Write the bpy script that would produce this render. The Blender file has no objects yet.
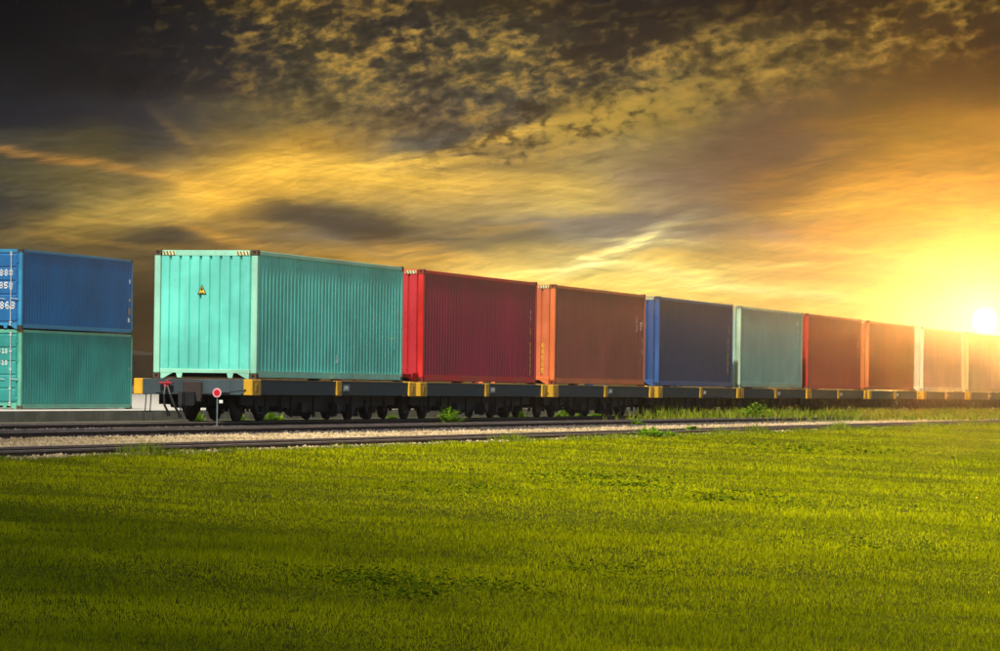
import bpy, bmesh, math, random
import numpy as np
from mathutils import Vector, Matrix
random.seed(7); np.random.seed(7)
rng = np.random.default_rng(11)
SC = bpy.context.scene
COL = SC.collection
rad = math.radians

# ------------------------------------------------------------------ camera
# world: the train runs along +X, +Y leads away from the camera, rail tops are z = 0
EYE = 0.79
FPX = 4291.0                     # focal length in pixels of a 1000 px wide frame
HEAD, PITCH, ROLL = 0.2493, 0.0150, 0.0123
cam_d = bpy.data.cameras.new('camera'); cam = bpy.data.objects.new('camera', cam_d); COL.objects.link(cam)
cam_d.sensor_width = 36.0; cam_d.lens = FPX * 36.0 / 1000.0
cam_d.clip_start = 0.5; cam_d.clip_end = 9000
fw = Vector((math.cos(HEAD) * math.cos(PITCH), math.sin(HEAD) * math.cos(PITCH), math.sin(PITCH)))
rt = Vector((math.sin(HEAD), -math.cos(HEAD), 0))
up = rt.cross(fw)
Rm = Matrix((rt, up, -fw)).transposed()
Rm = Rm @ Matrix.Rotation(ROLL, 3, 'Z')
cam.matrix_world = Matrix.Translation((0, 0, EYE)) @ Rm.to_4x4()
SC.camera = cam

# ------------------------------------------------------------------ render settings
SC.view_settings.view_transform = 'Standard'; SC.view_settings.look = 'None'
SC.view_settings.gamma = 1.0; SC.view_settings.use_curve_mapping = False
EXPOSURE = 0.4
SC.view_settings.exposure = EXPOSURE
SC.cycles.volume_bounces = 0
SC.cycles.max_bounces = 6
SC.cycles.use_denoising = True
SC.cycles.sample_clamp_direct = 0.0; SC.cycles.sample_clamp_indirect = 3.0

# ------------------------------------------------------------------ sun lamp (late light from the left, behind the camera's shoulder)
SUN_EL, SUN_SIDE = rad(54), rad(3.4)          # elevation, turn from the train's axis towards the camera side
to_sun = Vector((-math.cos(SUN_EL) * math.cos(SUN_SIDE), -math.cos(SUN_EL) * math.sin(SUN_SIDE), math.sin(SUN_EL)))
sd = bpy.data.lights.new('sun', 'SUN'); sd.energy = 5.0; sd.angle = rad(0.5); sd.color = (1.0, 0.93, 0.80)
so = bpy.data.objects.new('sun', sd); COL.objects.link(so)
so.rotation_euler = to_sun.to_track_quat('Z', 'Y').to_euler()

# ------------------------------------------------------------------ world: Nishita sky + the sunset cloud field as a function of direction
W = bpy.data.worlds.new('World'); SC.world = W; W.use_nodes = True
NT = W.node_tree; NT.nodes.clear(); L = NT.links
def N(t, **k):
    n = NT.nodes.new(t)
    for a, b in k.items(): setattr(n, a, b)
    return n
def plug(sock, v):
    if isinstance(v, (int, float)): sock.default_value = v
    elif isinstance(v, tuple):
        sock.default_value = v
    else: L.new(v, sock)
def M(op, a, b=None, c=None, clamp=False):
    n = N('ShaderNodeMath', operation=op); n.use_clamp = clamp
    plug(n.inputs[0], a)
    if b is not None: plug(n.inputs[1], b)
    if c is not None: plug(n.inputs[2], c)
    return n.outputs[0]
def MIX(f, a, b, mode='MIX'):
    n = N('ShaderNodeMix', data_type='RGBA', blend_type=mode)
    plug(n.inputs[0], f); plug(n.inputs[6], a); plug(n.inputs[7], b)
    return n.outputs[2]
def SMOOTH(x, lo, hi):
    n = N('ShaderNodeMapRange', interpolation_type='SMOOTHSTEP'); plug(n.inputs[0], x)
    n.inputs[1].default_value = lo; n.inputs[2].default_value = hi
    return n.outputs[0]
def lin(h):
    r = [int(h[i:i + 2], 16) / 255 for i in (0, 2, 4)]
    return tuple((c / 12.92 if c <= .04045 else ((c + .055) / 1.055) ** 2.4) for c in r) + (1.0,)
tc = N('ShaderNodeTexCoord')
def DOT(v):
    n = N('ShaderNodeVectorMath', operation='DOT_PRODUCT'); L.new(tc.outputs['Generated'], n.inputs[0]); n.inputs[1].default_value = v
    return n.outputs['Value']
# sky chart: 1 unit = 1/4291 rad; cx grows towards the south-east, cy grows downwards, the horizon is at cy = 390
CA = DOT((math.cos(HEAD), math.sin(HEAD), 0)); CR = DOT((math.sin(HEAD), -math.cos(HEAD), 0)); CZ = DOT((0, 0, 1))
CAs = M('MAXIMUM', CA, 0.05)
cx = M('ADD', M('MULTIPLY', M('DIVIDE', CR, CAs), FPX), 500.0)
cy = M('SUBTRACT', 390.0, M('MULTIPLY', M('DIVIDE', CZ, CAs), FPX))
cx = M('ADD', cx, M('MULTIPLY', M('SUBTRACT', cy, 325.0), -0.0123))
def VEC(x, y, z=0.0):
    n = N('ShaderNodeCombineXYZ'); plug(n.inputs[0], x); plug(n.inputs[1], y); plug(n.inputs[2], z); return n.outputs[0]
def NOISE(x, y, sx, sy, seed=0.0, detail=4, rough=.55, rot=0.0, dist=0.0):
    if rot:
        c, s = math.cos(rot), math.sin(rot)
        x, y = M('ADD', M('MULTIPLY', x, c), M('MULTIPLY', y, s)), M('SUBTRACT', M('MULTIPLY', y, c), M('MULTIPLY', x, s))
    n = N('ShaderNodeTexNoise', noise_dimensions='3D')
    L.new(VEC(M('DIVIDE', x, sx), M('DIVIDE', y, sy), seed), n.inputs['Vector'])
    n.inputs['Scale'].default_value = 1.0; n.inputs['Detail'].default_value = detail
    n.inputs['Roughness'].default_value = rough; n.inputs['Distortion'].default_value = dist
    return n.outputs[0]
w1 = M('SUBTRACT', NOISE(cx, cy, 90, 45, 1.3, 5), .5)
w2 = M('SUBTRACT', NOISE(cx, cy, 110, 40, 7.7, 5), .5)
wx = M('ADD', cx, M('MULTIPLY', w1, 90.0)); wy = M('ADD', cy, M('MULTIPLY', w2, 40.0))
ROWS = [
 (0,  '121419 14161c 181b21 3a3428 4a4030 3a3630 40392c 2c2a28 222428 1c1e22 201f20 3a3020 3e3422'),
 (40, '15171b 171a20 1e2127 303030 4a4434 3a3834 4a4638 3e3a32 34322f 4a4230 54482e 5a482a 402e20'),
 (80, '202328 1c2026 22262d 3c3a38 55503f 4c483e 55503f 48443c 5a5440 6a5a3a 5e5236 5c4a2c 4a3824'),
 (120,'282a33 303238 3c3c3e 5e5640 6e6244 6a5c46 55514a 6a6040 8a7a48 6c5e4c 60523e 80662e a07c34'),
 (150,'4a4842 56503a 4e4a42 8a7444 9c8044 6a665a 60594f 8a7c58 887a58 6a5c4e 6c5a44 a88438 b08a38'),
 (180,'56523f 6c6140 84724a c8a44c d4ae50 d8b458 c4a55a b8a05e 8c7c66 7a6650 a08048 c89a40 b88a34'),
 (210,'4c4a44 7c7048 a89050 b89850 7c7254 98865a a69468 b8a468 a8987a 8c7658 b08c50 d0a440 d4a838'),
 (240,'5a5340 8c7844 5c5444 7a6848 5c5c58 605e58 8c7e60 807a70 9a9288 b09868 d0a860 e6c058 e2b848'),
 (265,'5a5240 6a5c40 66583c 8a7040 a08040 b89450 c4a868 b0a070 e8d078 dcc078 e0b468 e4b860 e8c050'),
 (290,'504532 5a4c34 5a4c34 a88240 e0b050 f0c860 fce080 fce488 f4d880 f8dc80 f4d078 f2cc70 f6d070'),
 (330,'403628 403628 443a2c 806030 c09040 e0b050 f0d070 f4d880 f4d480 f8dc88 f8d880 fae090 fbe8a0'),
]
U0 = -80.0; UW = 1160.0
ux = M('DIVIDE', M('SUBTRACT', wx, U0), UW, clamp=True)
base = None; prev = None
for y, s in ROWS:
    cr = N('ShaderNodeValToRGB'); cr.color_ramp.interpolation = 'CARDINAL'
    cols = [lin(h) for h in s.split()]
    el = cr.color_ramp.elements
    ps = [((i * 82.0 + 4) - U0) / UW for i in range(13)]
    el[0].position = ps[0]; el[0].color = cols[0]; el[1].position = ps[-1]; el[1].color = cols[-1]
    for i in range(1, 12):
        e = el.new(ps[i]); e.color = cols[i]
    L.new(ux, cr.inputs[0])
    if base is None: base = cr.outputs[0]
    else: base = MIX(SMOOTH(wy, prev, y), base, cr.outputs[0])
    prev = y
def GAUSS(x0, y0, rx, ry, deg=0, x=None, y=None):
    x = wx if x is None else x; y = wy if y is None else y
    a = rad(deg); c, s = math.cos(a), math.sin(a)
    dx = M('SUBTRACT', x, x0); dy = M('SUBTRACT', y, y0)
    p = M('DIVIDE', M('ADD', M('MULTIPLY', dx, c), M('MULTIPLY', dy, s)), rx)
    q = M('DIVIDE', M('SUBTRACT', M('MULTIPLY', dy, c), M('MULTIPLY', dx, s)), ry)
    return M('EXPONENT', M('MULTIPLY', M('ADD', M('MULTIPLY', p, p), M('MULTIPLY', q, q)), -1.0))
# softly warped coordinates for thin streaks
hx = M('ADD', cx, M('MULTIPLY', w1, 40.0)); hy = M('ADD', cy, M('MULTIPLY', w2, 20.0))
fib = NOISE(hx, hy, 90, 6, 3.1, 6, .6, rot=rad(-8))
fib2 = NOISE(hx, hy, 60, 5, 9.1, 6, .6, rot=rad(8))
col = base
for (x0, y0, rx, ry, dg, h, k) in [
    (345, 222, 80, 15, 9, '333a42', .85), (275, 212, 60, 9, -7, '34393e', .75), (385, 236, 60, 10, 4, '34393e', .6), (150, 240, 60, 9, -9, '34393e', .5), (620, 226, 150, 12, -2, '6c6e74', .9), (470, 238, 70, 12, -2, '4e5256', .8),
    (90, 168, 115, 4, 9, 'c0904a', .65), (130, 214, 110, 9, -13, 'b89a50', .75), (205, 196, 40, 14, 20, 'e0b450', .8), (190, 150, 40, 5, 42, 'b8944a', .22),
    (262, 178, 60, 18, -30, 'd8ac4c', .5),
    (110, 247, 70, 3, 5, 'c49a48', .5), (215, 238, 50, 5, 14, 'd8a84a', .6), (130, 243, 60, 10, -5, '544e40', .6),
    (400, 163, 110, 6, -4, 'f0c860', .7), (500, 138, 80, 6, -20, 'e4bc58', .7), (660, 278, 190, 26, 2, 'ffe88c', .5), (300, 170, 60, 10, -12, 'd8b050', .5),
    (420, 195, 120, 14, 0, 'ccaa5c', .4), (590, 120, 90, 16, -18, 'c8a850', .55), (700, 85, 120, 22, -14, 'a08a4c', .4),
    (600, 257, 66, 6, -24, 'fffab8', 1.3), (655, 240, 60, 2.5, 3, 'fff0a0', .8), (560, 272, 80, 3, -6, 'fff4a8', .8), (650, 268, 80, 4, 10, 'fff4a8', .9), (770, 262, 80, 3, -5, 'fff0a0', .8), (840, 245, 90, 4, 4, 'ffe890', .7), (700, 255, 50, 5, 0, 'b8986a', .6), (810, 290, 90, 4, 3, 'fff8b8', .8), (900, 222, 70, 3, -8, 'ffe080', .7), (870, 236, 80, 5, -3, 'b08a58', .6), (700, 276, 90, 3, 4, 'fff0a0', .6), (560, 285, 90, 7, 5, 'f8d874', .6),
    (420, 252, 60, 9, 4, 'd8a84c', .6), (490, 229, 60, 5, -4, 'e0b860', .5), (640, 252, 120, 5, 3, 'e8c468', .5),
    (860, 226, 90, 5, -3, 'cc9a54', .7), (730, 287, 60, 3.5, 3, 'fff4b0', .6), (770, 232, 30, 5, 4, 'a89898', .6), (830, 205, 130, 6, -8, 'f0cc5c', .6),
    (900, 180, 120, 5, -9, 'e8b848', .55), (800, 160, 90, 7, -22, 'd0a450', .4), (940, 165, 90, 6, -10, '886830', .5), (960, 205, 60, 7, -5, 'ecc040', .5),
    (900, 262, 90, 5, 0, 'f8cc88', .5), (800, 275, 80, 5, 2, 'e0b070', .4), (950, 95, 120, 10, -8, '4e3a26', .6), (880, 112, 90, 9, -10, 'a88438', .5),
    (700, 150, 110, 16, -8, '6c5c4c', .4), (470, 105, 90, 14, -4, '504c44', .45)]:
    lens = h in ('333a42', '34393e', '6c6e74', '4e5256')
    g = GAUSS(x0, y0, rx * 1.0, ry * 1.15, dg, wx if lens else hx, wy if lens else hy)
    if lens:      # grey cloud banks have a firmer, torn edge
        g = SMOOTH(M('ADD', g, M('MULTIPLY', M('SUBTRACT', fib2, .5), .5)),   .05, .75); g = M('MULTIPLY', g, k * .95, clamp=True)
    else: g = M('MULTIPLY', M('MULTIPLY', g, k), SMOOTH(fib, .25, .62) if abs(ry) < 12 else 1.0, clamp=True)
    col = MIX(g, col, lin(h))
# fibres everywhere
amp = M('ADD', 0.66, M('MULTIPLY', M('ADD', fib, fib2), .34))
vm = N('ShaderNodeVectorMath', operation='SCALE'); L.new(col, vm.inputs[0]); L.new(amp, vm.inputs['Scale']); col = vm.outputs[0]
# altocumulus puffs in the upper half
m1 = GAUSS(350, 40, 150, 75, 8); m2 = GAUSS(520, 70, 170, 60, -10); m3 = GAUSS(720, 75, 170, 38, -14); m4 = GAUSS(930, 22, 120, 38, -6); m5 = GAUSS(560, 128, 90, 20, -18)
mk = M('MINIMUM', M('ADD', M('ADD', M('ADD', m1, m2), M('ADD', m3, m4)), m5), 1.0)
pf = NOISE(M('ADD', cx, M('MULTIPLY', w1, 14.0)), M('ADD', cy, M('MULTIPLY', w2, 10.0)), 17, 10, 5.5, 4, .58, rot=rad(-12))
pf2 = NOISE(cx, cy, 74, 26, 2.2, 3, .5, rot=rad(-10))
pv = M('ADD', M('MULTIPLY', pf, .62), M('MULTIPLY', pf2, .38))
lite = M('MULTIPLY', SMOOTH(pv, .46, .70), M('MULTIPLY', mk, .80))
dark = M('MULTIPLY', SMOOTH(pv, .52, .36), M('MULTIPLY', mk, .75))
col = MIX(lite, col, lin('b4944c')); col = MIX(dark, col, lin('26262a'))
# crisp torn wisps in the lower cloud
wz = SMOOTH(cy, 90, 170)
wn = NOISE(hx, M('ADD', hy, M('MULTIPLY', cx, .06)), 75, 5.5, 4.4, 7, .66, rot=rad(6))
wn2 = NOISE(hx, hy, 38, 4.5, 8.4, 6, .62, rot=rad(-14))
wa = M('ADD', 1.0, M('MULTIPLY', wz, M('SUBTRACT', M('MULTIPLY', M('ADD', wn, wn2), .8), .8)))
vm = N('ShaderNodeVectorMath', operation='SCALE'); L.new(col, vm.inputs[0]); L.new(wa, vm.inputs['Scale']); col = vm.outputs[0]
# slow puffy modulation elsewhere
slow = NOISE(cx, cy, 130, 42, 12.2, 6, .6, rot=rad(-7))
vm = N('ShaderNodeVectorMath', operation='SCALE'); L.new(col, vm.inputs[0]); L.new(M('ADD', .62, M('MULTIPLY', slow, .76)), vm.inputs['Scale']); col = vm.outputs[0]
gm = N('ShaderNodeGamma'); L.new(col, gm.inputs[0]); gm.inputs[1].default_value = 1.28
vm = N('ShaderNodeVectorMath', operation='SCALE'); L.new(gm.outputs[0], vm.inputs[0]); vm.inputs['Scale'].default_value = 1.42; col = vm.outputs[0]
# the low sun and the glow round it
near = GAUSS(985, 330, 400, 250, 0, cx, cy)
vm = N('ShaderNodeVectorMath', operation='SCALE'); L.new(col, vm.inputs[0]); L.new(M('SUBTRACT', 1.0, M('MULTIPLY', near, .58)), vm.inputs['Scale']); col = vm.outputs[0]
SUNX, SUNY = 985.0, 315.0
dxs = M('SUBTRACT', cx, SUNX); dys = M('SUBTRACT', cy, SUNY)
r2 = M('ADD', M('MULTIPLY', dxs, dxs), M('MULTIPLY', dys, dys)); rr = M('SQRT', r2)
halo = M('EXPONENT', M('DIVIDE', rr, -95.0)); halo2 = M('EXPONENT', M('DIVIDE', rr, -22.0)); disc = M('EXPONENT', M('DIVIDE', r2, -18.0))
def ADDC(a, f, c):
    n = N('ShaderNodeVectorMath', operation='MULTIPLY_ADD'); plug(n.inputs[0], VEC(f, f, f)); n.inputs[1].default_value = c; L.new(a, n.inputs[2]); return n.outputs[0]
col = ADDC(col, halo, (.10, .06, .01)); col = ADDC(col, halo2, (.9, .7, .36)); SUN_POWER = 15500.0
col = ADDC(col, disc, (SUN_POWER, SUN_POWER * .44, SUN_POWER * .11))
# blend to the open Nishita sky away from the cloud field and above it
sky = N('ShaderNodeTexSky', sky_type='NISHITA'); sky.sun_disc = False; sky.sun_elevation = SUN_EL
sky.sun_rotation = math.atan2(to_sun.x, to_sun.y); sky.altitude = 10; sky.air_density = 1.2; sky.dust_density = 2.0; sky.ozone_density = 1.0
mw = M('MULTIPLY', SMOOTH(M('ABSOLUTE', M('SUBTRACT', cx, 500.0)), 2600.0, 900.0), SMOOTH(cy, -900.0, -250.0))
mw = M('MULTIPLY', mw, SMOOTH(CA, .1, .4))
bg1 = N('ShaderNodeBackground'); L.new(sky.outputs[0], bg1.inputs[0]); bg1.inputs[1].default_value = 0.075
bg2 = N('ShaderNodeBackground'); L.new(col, bg2.inputs[0]); bg2.inputs[1].default_value = 1.36 / 2 ** EXPOSURE
ms = N('ShaderNodeMixShader'); L.new(mw, ms.inputs[0]); L.new(bg1.outputs[0], ms.inputs[1]); L.new(bg2.outputs[0], ms.inputs[2])
wo = N('ShaderNodeOutputWorld'); L.new(ms.outputs[0], wo.inputs[0])
W.cycles.sampling_method = 'MANUAL'; W.cycles.sample_map_resolution = 4096

# ------------------------------------------------------------------ materials
def new_mat(name):
    m = bpy.data.materials.new(name); m.use_nodes = True
    return m, m.node_tree, m.node_tree.nodes['Principled BSDF']
def nd(nt, t, **k):
    n = nt.nodes.new(t)
    for a, b in k.items(): setattr(n, a, b)
    return n
def noise(nt, scale, detail=4, rough=.6, stretch=(1, 1, 1), coord='Object', off=(0, 0, 0)):
    t = nd(nt, 'ShaderNodeTexCoord'); mp = nd(nt, 'ShaderNodeMapping'); mp.inputs['Scale'].default_value = stretch; mp.inputs['Location'].default_value = off
    nt.links.new(t.outputs[coord], mp.inputs[0]); n = nd(nt, 'ShaderNodeTexNoise')
    n.inputs['Scale'].default_value = scale; n.inputs['Detail'].default_value = detail; n.inputs['Roughness'].default_value = rough
    nt.links.new(mp.outputs[0], n.inputs[0]); return n.outputs[0]
def mrange(nt, s, a, b, c=0.0, d=1.0):
    n = nd(nt, 'ShaderNodeMapRange', interpolation_type='SMOOTHSTEP'); nt.links.new(s, n.inputs[0])
    for i, v in enumerate((a, b, c, d)): n.inputs[i + 1].default_value = v
    return n.outputs[0]
def mmul(nt, a, b):
    n = nd(nt, 'ShaderNodeMath', operation='MULTIPLY')
    for i, v in enumerate((a, b)):
        if isinstance(v, (int, float)): n.inputs[i].default_value = v
        else: nt.links.new(v, n.inputs[i])
    return n.outputs[0]
def mixc(nt, f, a, b, mode='MIX'):
    n = nd(nt, 'ShaderNodeMix', data_type='RGBA', blend_type=mode)
    for i, v in ((0, f), (6, a), (7, b)):
        if isinstance(v, (int, float)): n.inputs[i].default_value = v
        elif isinstance(v, tuple): n.inputs[i].default_value = v if len(v) == 4 else v + (1,)
        else: nt.links.new(v, n.inputs[i])
    return n.outputs[2]
def painted(name, c, rough=.5, wear=.35, rust=.5, metal=0.0, fade=.25):
    """weathered painted steel: chalky fading, dirt runs, rust specks"""
    m, nt, b = new_mat(name)
    c = tuple(c)
    pale = tuple(min(1, x * (1 + fade) + .004) for x in c); deep = tuple(x * (1 - fade) for x in c)
    off = (random.random() * 40, random.random() * 40, 0)
    f1 = mrange(nt, noise(nt, .55, 5, .6, off=off), .3, .7)
    col = mixc(nt, f1, deep, pale)
    runs = mrange(nt, noise(nt, 1.0, 5, .65, (5.0, 5.0, .35), off=off), .5, .8)
    col = mixc(nt, mmul(nt, runs, wear), col, tuple(x * .45 + .01 for x in c))
    sp = mrange(nt, noise(nt, 6.0, 6, .7, (1, 1, .6), off=off), .64, .74)
    col = mixc(nt, mmul(nt, sp, rust), col, (.11, .045, .02))
    nt.links.new(col, b.inputs['Base Color'])
    rr_ = mrange(nt, f1, 0, 1, rough - .08, rough + .12); nt.links.new(rr_, b.inputs['Roughness'])
    b.inputs['Metallic'].default_value = metal
    bp = nd(nt, 'ShaderNodeBump'); bp.inputs['Strength'].default_value = .25; bp.inputs['Distance'].default_value = .02
    nt.links.new(noise(nt, 1.8, 3, .5, off=off), bp.inputs['Height']); nt.links.new(bp.outputs[0], b.inputs['Normal'])
    return m
def plain(name, c, rough=.7, var=.3, scale=8.0, bump=0.0, metal=0.0):
    m, nt, b = new_mat(name)
    f = mrange(nt, noise(nt, scale, 5, .65), .3, .7)
    nt.links.new(mixc(nt, f, tuple(x * (1 - var) for x in c), tuple(min(1, x * (1 + var)) for x in c)), b.inputs['Base Color'])
    b.inputs['Roughness'].default_value = rough; b.inputs['Metallic'].default_value = metal
    if bump:
        bp = nd(nt, 'ShaderNodeBump'); bp.inputs['Strength'].default_value = 1; bp.inputs['Distance'].default_value = bump
        nt.links.new(noise(nt, scale * 2.5, 5, .7), bp.inputs['Height']); nt.links.new(bp.outputs[0], b.inputs['Normal'])
    return m
MT = {}
MT['under'] = plain('underframe_steel', (.014, .014, .016), .75, .4, 3)
MT['sill'] = painted('sill_blue_grey', (.036, .060, .068), .7, .75, 1.0, fade=.4)
MT['deck'] = painted('deck_steel', (.05, .05, .045), .8, .5, .8)
MT['yellow'] = painted('marking_yellow', (.70, .38, .01), .6, .6, 1.0)
MT['brown'] = painted('coupler_rust', (.028, .018, .014), .8, .4, .8)
MT['wheel'] = plain('wheel_steel', (.05, .04, .035), .5, .4, 4, metal=.3)
MT['red'] = painted('marker_red', (.72, .01, .03), .4, .1, .1)
MT['pink'] = painted('marker_pink_rim', (.78, .40, .42), .5, .15, .15)
MT['white'] = painted('marker_white', (.8, .78, .74), .5, .15, .15)
MT['letter_white'] = plain('lettering_white', (.75, .75, .70), .6, .15, 6)
MT['letter_yellow'] = plain('lettering_yellow', (.85, .55, .02), .6, .15, 6)
MT['rod'] = plain('galvanised_rod', (.62, .64, .64), .45, .2, 6, metal=.4)
MT['rustplate'] = plain('rusty_plate', (.42, .26, .14), .8, .4, 9)
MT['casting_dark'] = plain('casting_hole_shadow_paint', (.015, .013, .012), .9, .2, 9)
MT['rail_side'] = plain('rusty_rail', (.060, .034, .022), .8, .4, 5)
MT['rail_head'] = plain('worn_rail_head', (.20, .145, .11), .55, .3, 3)
MT['sleeper'] = plain('sleeper_wood', (.055, .042, .032), .9, .35, 5, .01)
MT['plate_grey'] = plain('plate_grey', (.13, .18, .19), .6, .2, 5)
MT['stripe_dark'] = plain('stripe_dark', (.10, .10, .05), .6, .2, 9)
MT['black'] = plain('black_paint', (.02, .02, .02), .5, .2, 9)
MT['hose'] = plain('rubber_hose', (.015, .015, .016), .5, .2, 9)

# ------------------------------------------------------------------ mesh helpers
class MB:
    """collects faces, then links them as one mesh object"""
    def __init__(s): s.v = []; s.f = []; s.mi = []
    def add(s, vs, fs, mi=0):
        o = len(s.v); s.v += [tuple(v) for v in vs]; s.f += [tuple(i + o for i in f) for f in fs]; s.mi += [mi] * len(fs)
    def box(s, x0, x1, y0, y1, z0, z1, mi=0, bev=0.0):
        if bev > 0 and min(x1 - x0, y1 - y0, z1 - z0) > 2.5 * bev:
            bm = bmesh.new(); bmesh.ops.create_cube(bm, size=1)
            for v in bm.verts: v.co = Vector((x0 + (v.co.x + .5) * (x1 - x0), y0 + (v.co.y + .5) * (y1 - y0), z0 + (v.co.z + .5) * (z1 - z0)))
            bmesh.ops.bevel(bm, geom=bm.edges[:], offset=bev, segments=1, affect='EDGES')
            bm.verts.index_update(); s.add([v.co[:] for v in bm.verts], [[v.index for v in f.verts] for f in bm.faces], mi); bm.free(); return
        s.add([(x0, y0, z0), (x1, y0, z0), (x1, y1, z0), (x0, y1, z0), (x0, y0, z1), (x1, y0, z1), (x1, y1, z1), (x0, y1, z1)],
              [(0, 3, 2, 1), (4, 5, 6, 7), (0, 1, 5, 4), (1, 2, 6, 5), (2, 3, 7, 6), (3, 0, 4, 7)], mi)
    def prism(s, poly, axis, a, b, mi=0):
        """extrude a 2-D polygon along an axis; for 'x' poly=(y,z), 'y' poly=(x,z), 'z' poly=(x,y)"""
        def P(p, t): return {'x': (t, p[0], p[1]), 'y': (p[0], t, p[1]), 'z': (p[0], p[1], t)}[axis]
        n = len(poly); vs = [P(p, a) for p in poly] + [P(p, b) for p in poly]
        fs = [tuple(range(n))[::-1], tuple(range(n, 2 * n))] + [(i, (i + 1) % n, n + (i + 1) % n, n + i) for i in range(n)]
        s.add(vs, fs, mi)
    def tube(s, pts, r, seg=10, mi=0, caps=True):
        pts = [Vector(p) for p in pts]; rs = r if isinstance(r, (list, tuple)) else [r] * len(pts); vs = []
        for i, p in enumerate(pts):
            d = (pts[min(i + 1, len(pts) - 1)] - pts[max(i - 1, 0)]).normalized()
            a = d.orthogonal().normalized() if i == 0 else (a - d * a.dot(d)).normalized()
            b = d.cross(a)
            for k in range(seg):
                t = 2 * math.pi * k / seg; vs.append(p + (a * math.cos(t) + b * math.sin(t)) * rs[i])
        fs = [(i * seg + k, i * seg + (k + 1) % seg, (i + 1) * seg + (k + 1) % seg, (i + 1) * seg + k) for i in range(len(pts) - 1) for k in range(seg)]
        if caps: fs += [tuple(range(seg))[::-1], tuple((len(pts) - 1) * seg + k for k in range(seg))]
        s.add(vs, fs, mi)
    def lathe(s, prof, c, axis='y', seg=28, mi=0):
        """prof: list of (t along axis, radius)"""
        vs = []
        for t, r in prof:
            for k in range(seg):
                a = 2 * math.pi * k / seg; u, w = r * math.cos(a), r * math.sin(a)
                vs.append({'y': (c[0] + u, c[1] + t, c[2] + w), 'x': (c[0] + t, c[1] + u, c[2] + w), 'z': (c[0] + u, c[1] + w, c[2] + t)}[axis])
        n = len(prof)
        fs = [(i * seg + k, i * seg + (k + 1) % seg, (i + 1) * seg + (k + 1) % seg, (i + 1) * seg + k) for i in range(n - 1) for k in range(seg)]
        fs += [tuple(range(seg))[::-1], tuple((n - 1) * seg + k for k in range(seg))]
        s.add(vs, fs, mi)
    def mesh(s, name):
        me = bpy.data.meshes.new(name); me.from_pydata(s.v, [], s.f)
        if any(s.mi): me.polygons.foreach_set('material_index', s.mi)
        bm = bmesh.new(); bm.from_mesh(me); bmesh.ops.recalc_face_normals(bm, faces=bm.faces[:]); bm.to_mesh(me); bm.free()
        me.update(); return me
    def build(s, name, mats, parent=None, smooth=False):
        me = s.mesh(name)
        for m in (mats if isinstance(mats, (list, tuple)) else [mats]): me.materials.append(m)
        if smooth: me.polygons.foreach_set('use_smooth', [True] * len(me.polygons))
        return link(me, name, parent)
def link(me, name, parent=None):
    o = bpy.data.objects.new(name, me); COL.objects.link(o)
    if parent is not None: o.parent = parent
    return o
def tag(o, label, cat, group=None):
    o['label'] = label; o['category'] = cat
    if group: o['group'] = group
    return o
def thing(name, label, cat, loc=(0, 0, 0), rz=0.0, group=None):
    o = bpy.data.objects.new(name, None); COL.objects.link(o); o.location = loc; o.rotation_euler = (0, 0, rz); o.empty_display_size = .3
    return tag(o, label, cat, group)
def structure(o): o['kind'] = 'structure'; return o
def stuff(o, label=None, cat=None):
    o['kind'] = 'stuff'
    if label: o['label'] = label; o['category'] = cat
    return o
def children(o): return [c for c in bpy.data.objects if c.parent == o]
def copy_tree(o, parent=None):
    c = o.copy(); COL.objects.link(c)
    if parent is not None: c.parent = parent
    for ch in children(o): copy_tree(ch, c)
    return c

# ------------------------------------------------------------------ ground
def vnoise(x, y, s, seed):
    """cheap smooth value noise"""
    r = np.random.default_rng(seed); T = r.random((64, 64))
    u = x / s; v = y / s; i = np.floor(u).astype(int); j = np.floor(v).astype(int); a = u - i; b = v - j
    a = a * a * (3 - 2 * a); b = b * b * (3 - 2 * b)
    g = lambda p, q: T[p % 64, q % 64]
    return (g(i, j) * (1 - a) + g(i + 1, j) * a) * (1 - b) + (g(i, j + 1) * (1 - a) + g(i + 1, j + 1) * a) * b
LAWN_Y = 17.55
def lawn_z(x, y):
    d = np.clip(LAWN_Y - y, 0, 22)
    z = -0.085 - 0.036 * d
    w = np.clip(d / 1.5, 0, 1)
    return z + w * (.065 * (vnoise(x, y, 5.3, 1) - .5) + .03 * (vnoise(x, y, 1.9, 2) - .5) + .012 * (vnoise(x, y, .7, 3) - .5))
def ground_z(x, y):
    prof_y = [-4000, LAWN_Y, LAWN_Y + .1, 32.2, 33.6, 51.3, 51.4, 4000]
    prof_z = [0, 0, -.34, -.34, -.50, -.50, -.60, -.60]
    z = np.interp(y, prof_y, prof_z)
    return np.where(y <= LAWN_Y, lawn_z(x, y), z)
def grid_axis(spans):
    out = []
    for a, b, st in spans: out += list(np.arange(a, b, st))
    out.append(spans[-1][1]); return np.array(out)
gx = grid_axis([(-3000, -200, 400), (-200, -20, 20), (-20, 16, 2), (16, 90, .35), (90, 160, .8), (160, 300, 10), (300, 3200, 300)])
gy = np.unique(np.concatenate([grid_axis([(-3000, -100, 400), (-100, -8, 8), (-8, 2, 1), (2, LAWN_Y, .35)]), np.array([LAWN_Y, LAWN_Y + .1, 20, 25, 32.2, 33.6, 40, 51.3, 51.4, 60, 90, 150, 300, 800, 1800, 3000])]))
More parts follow.
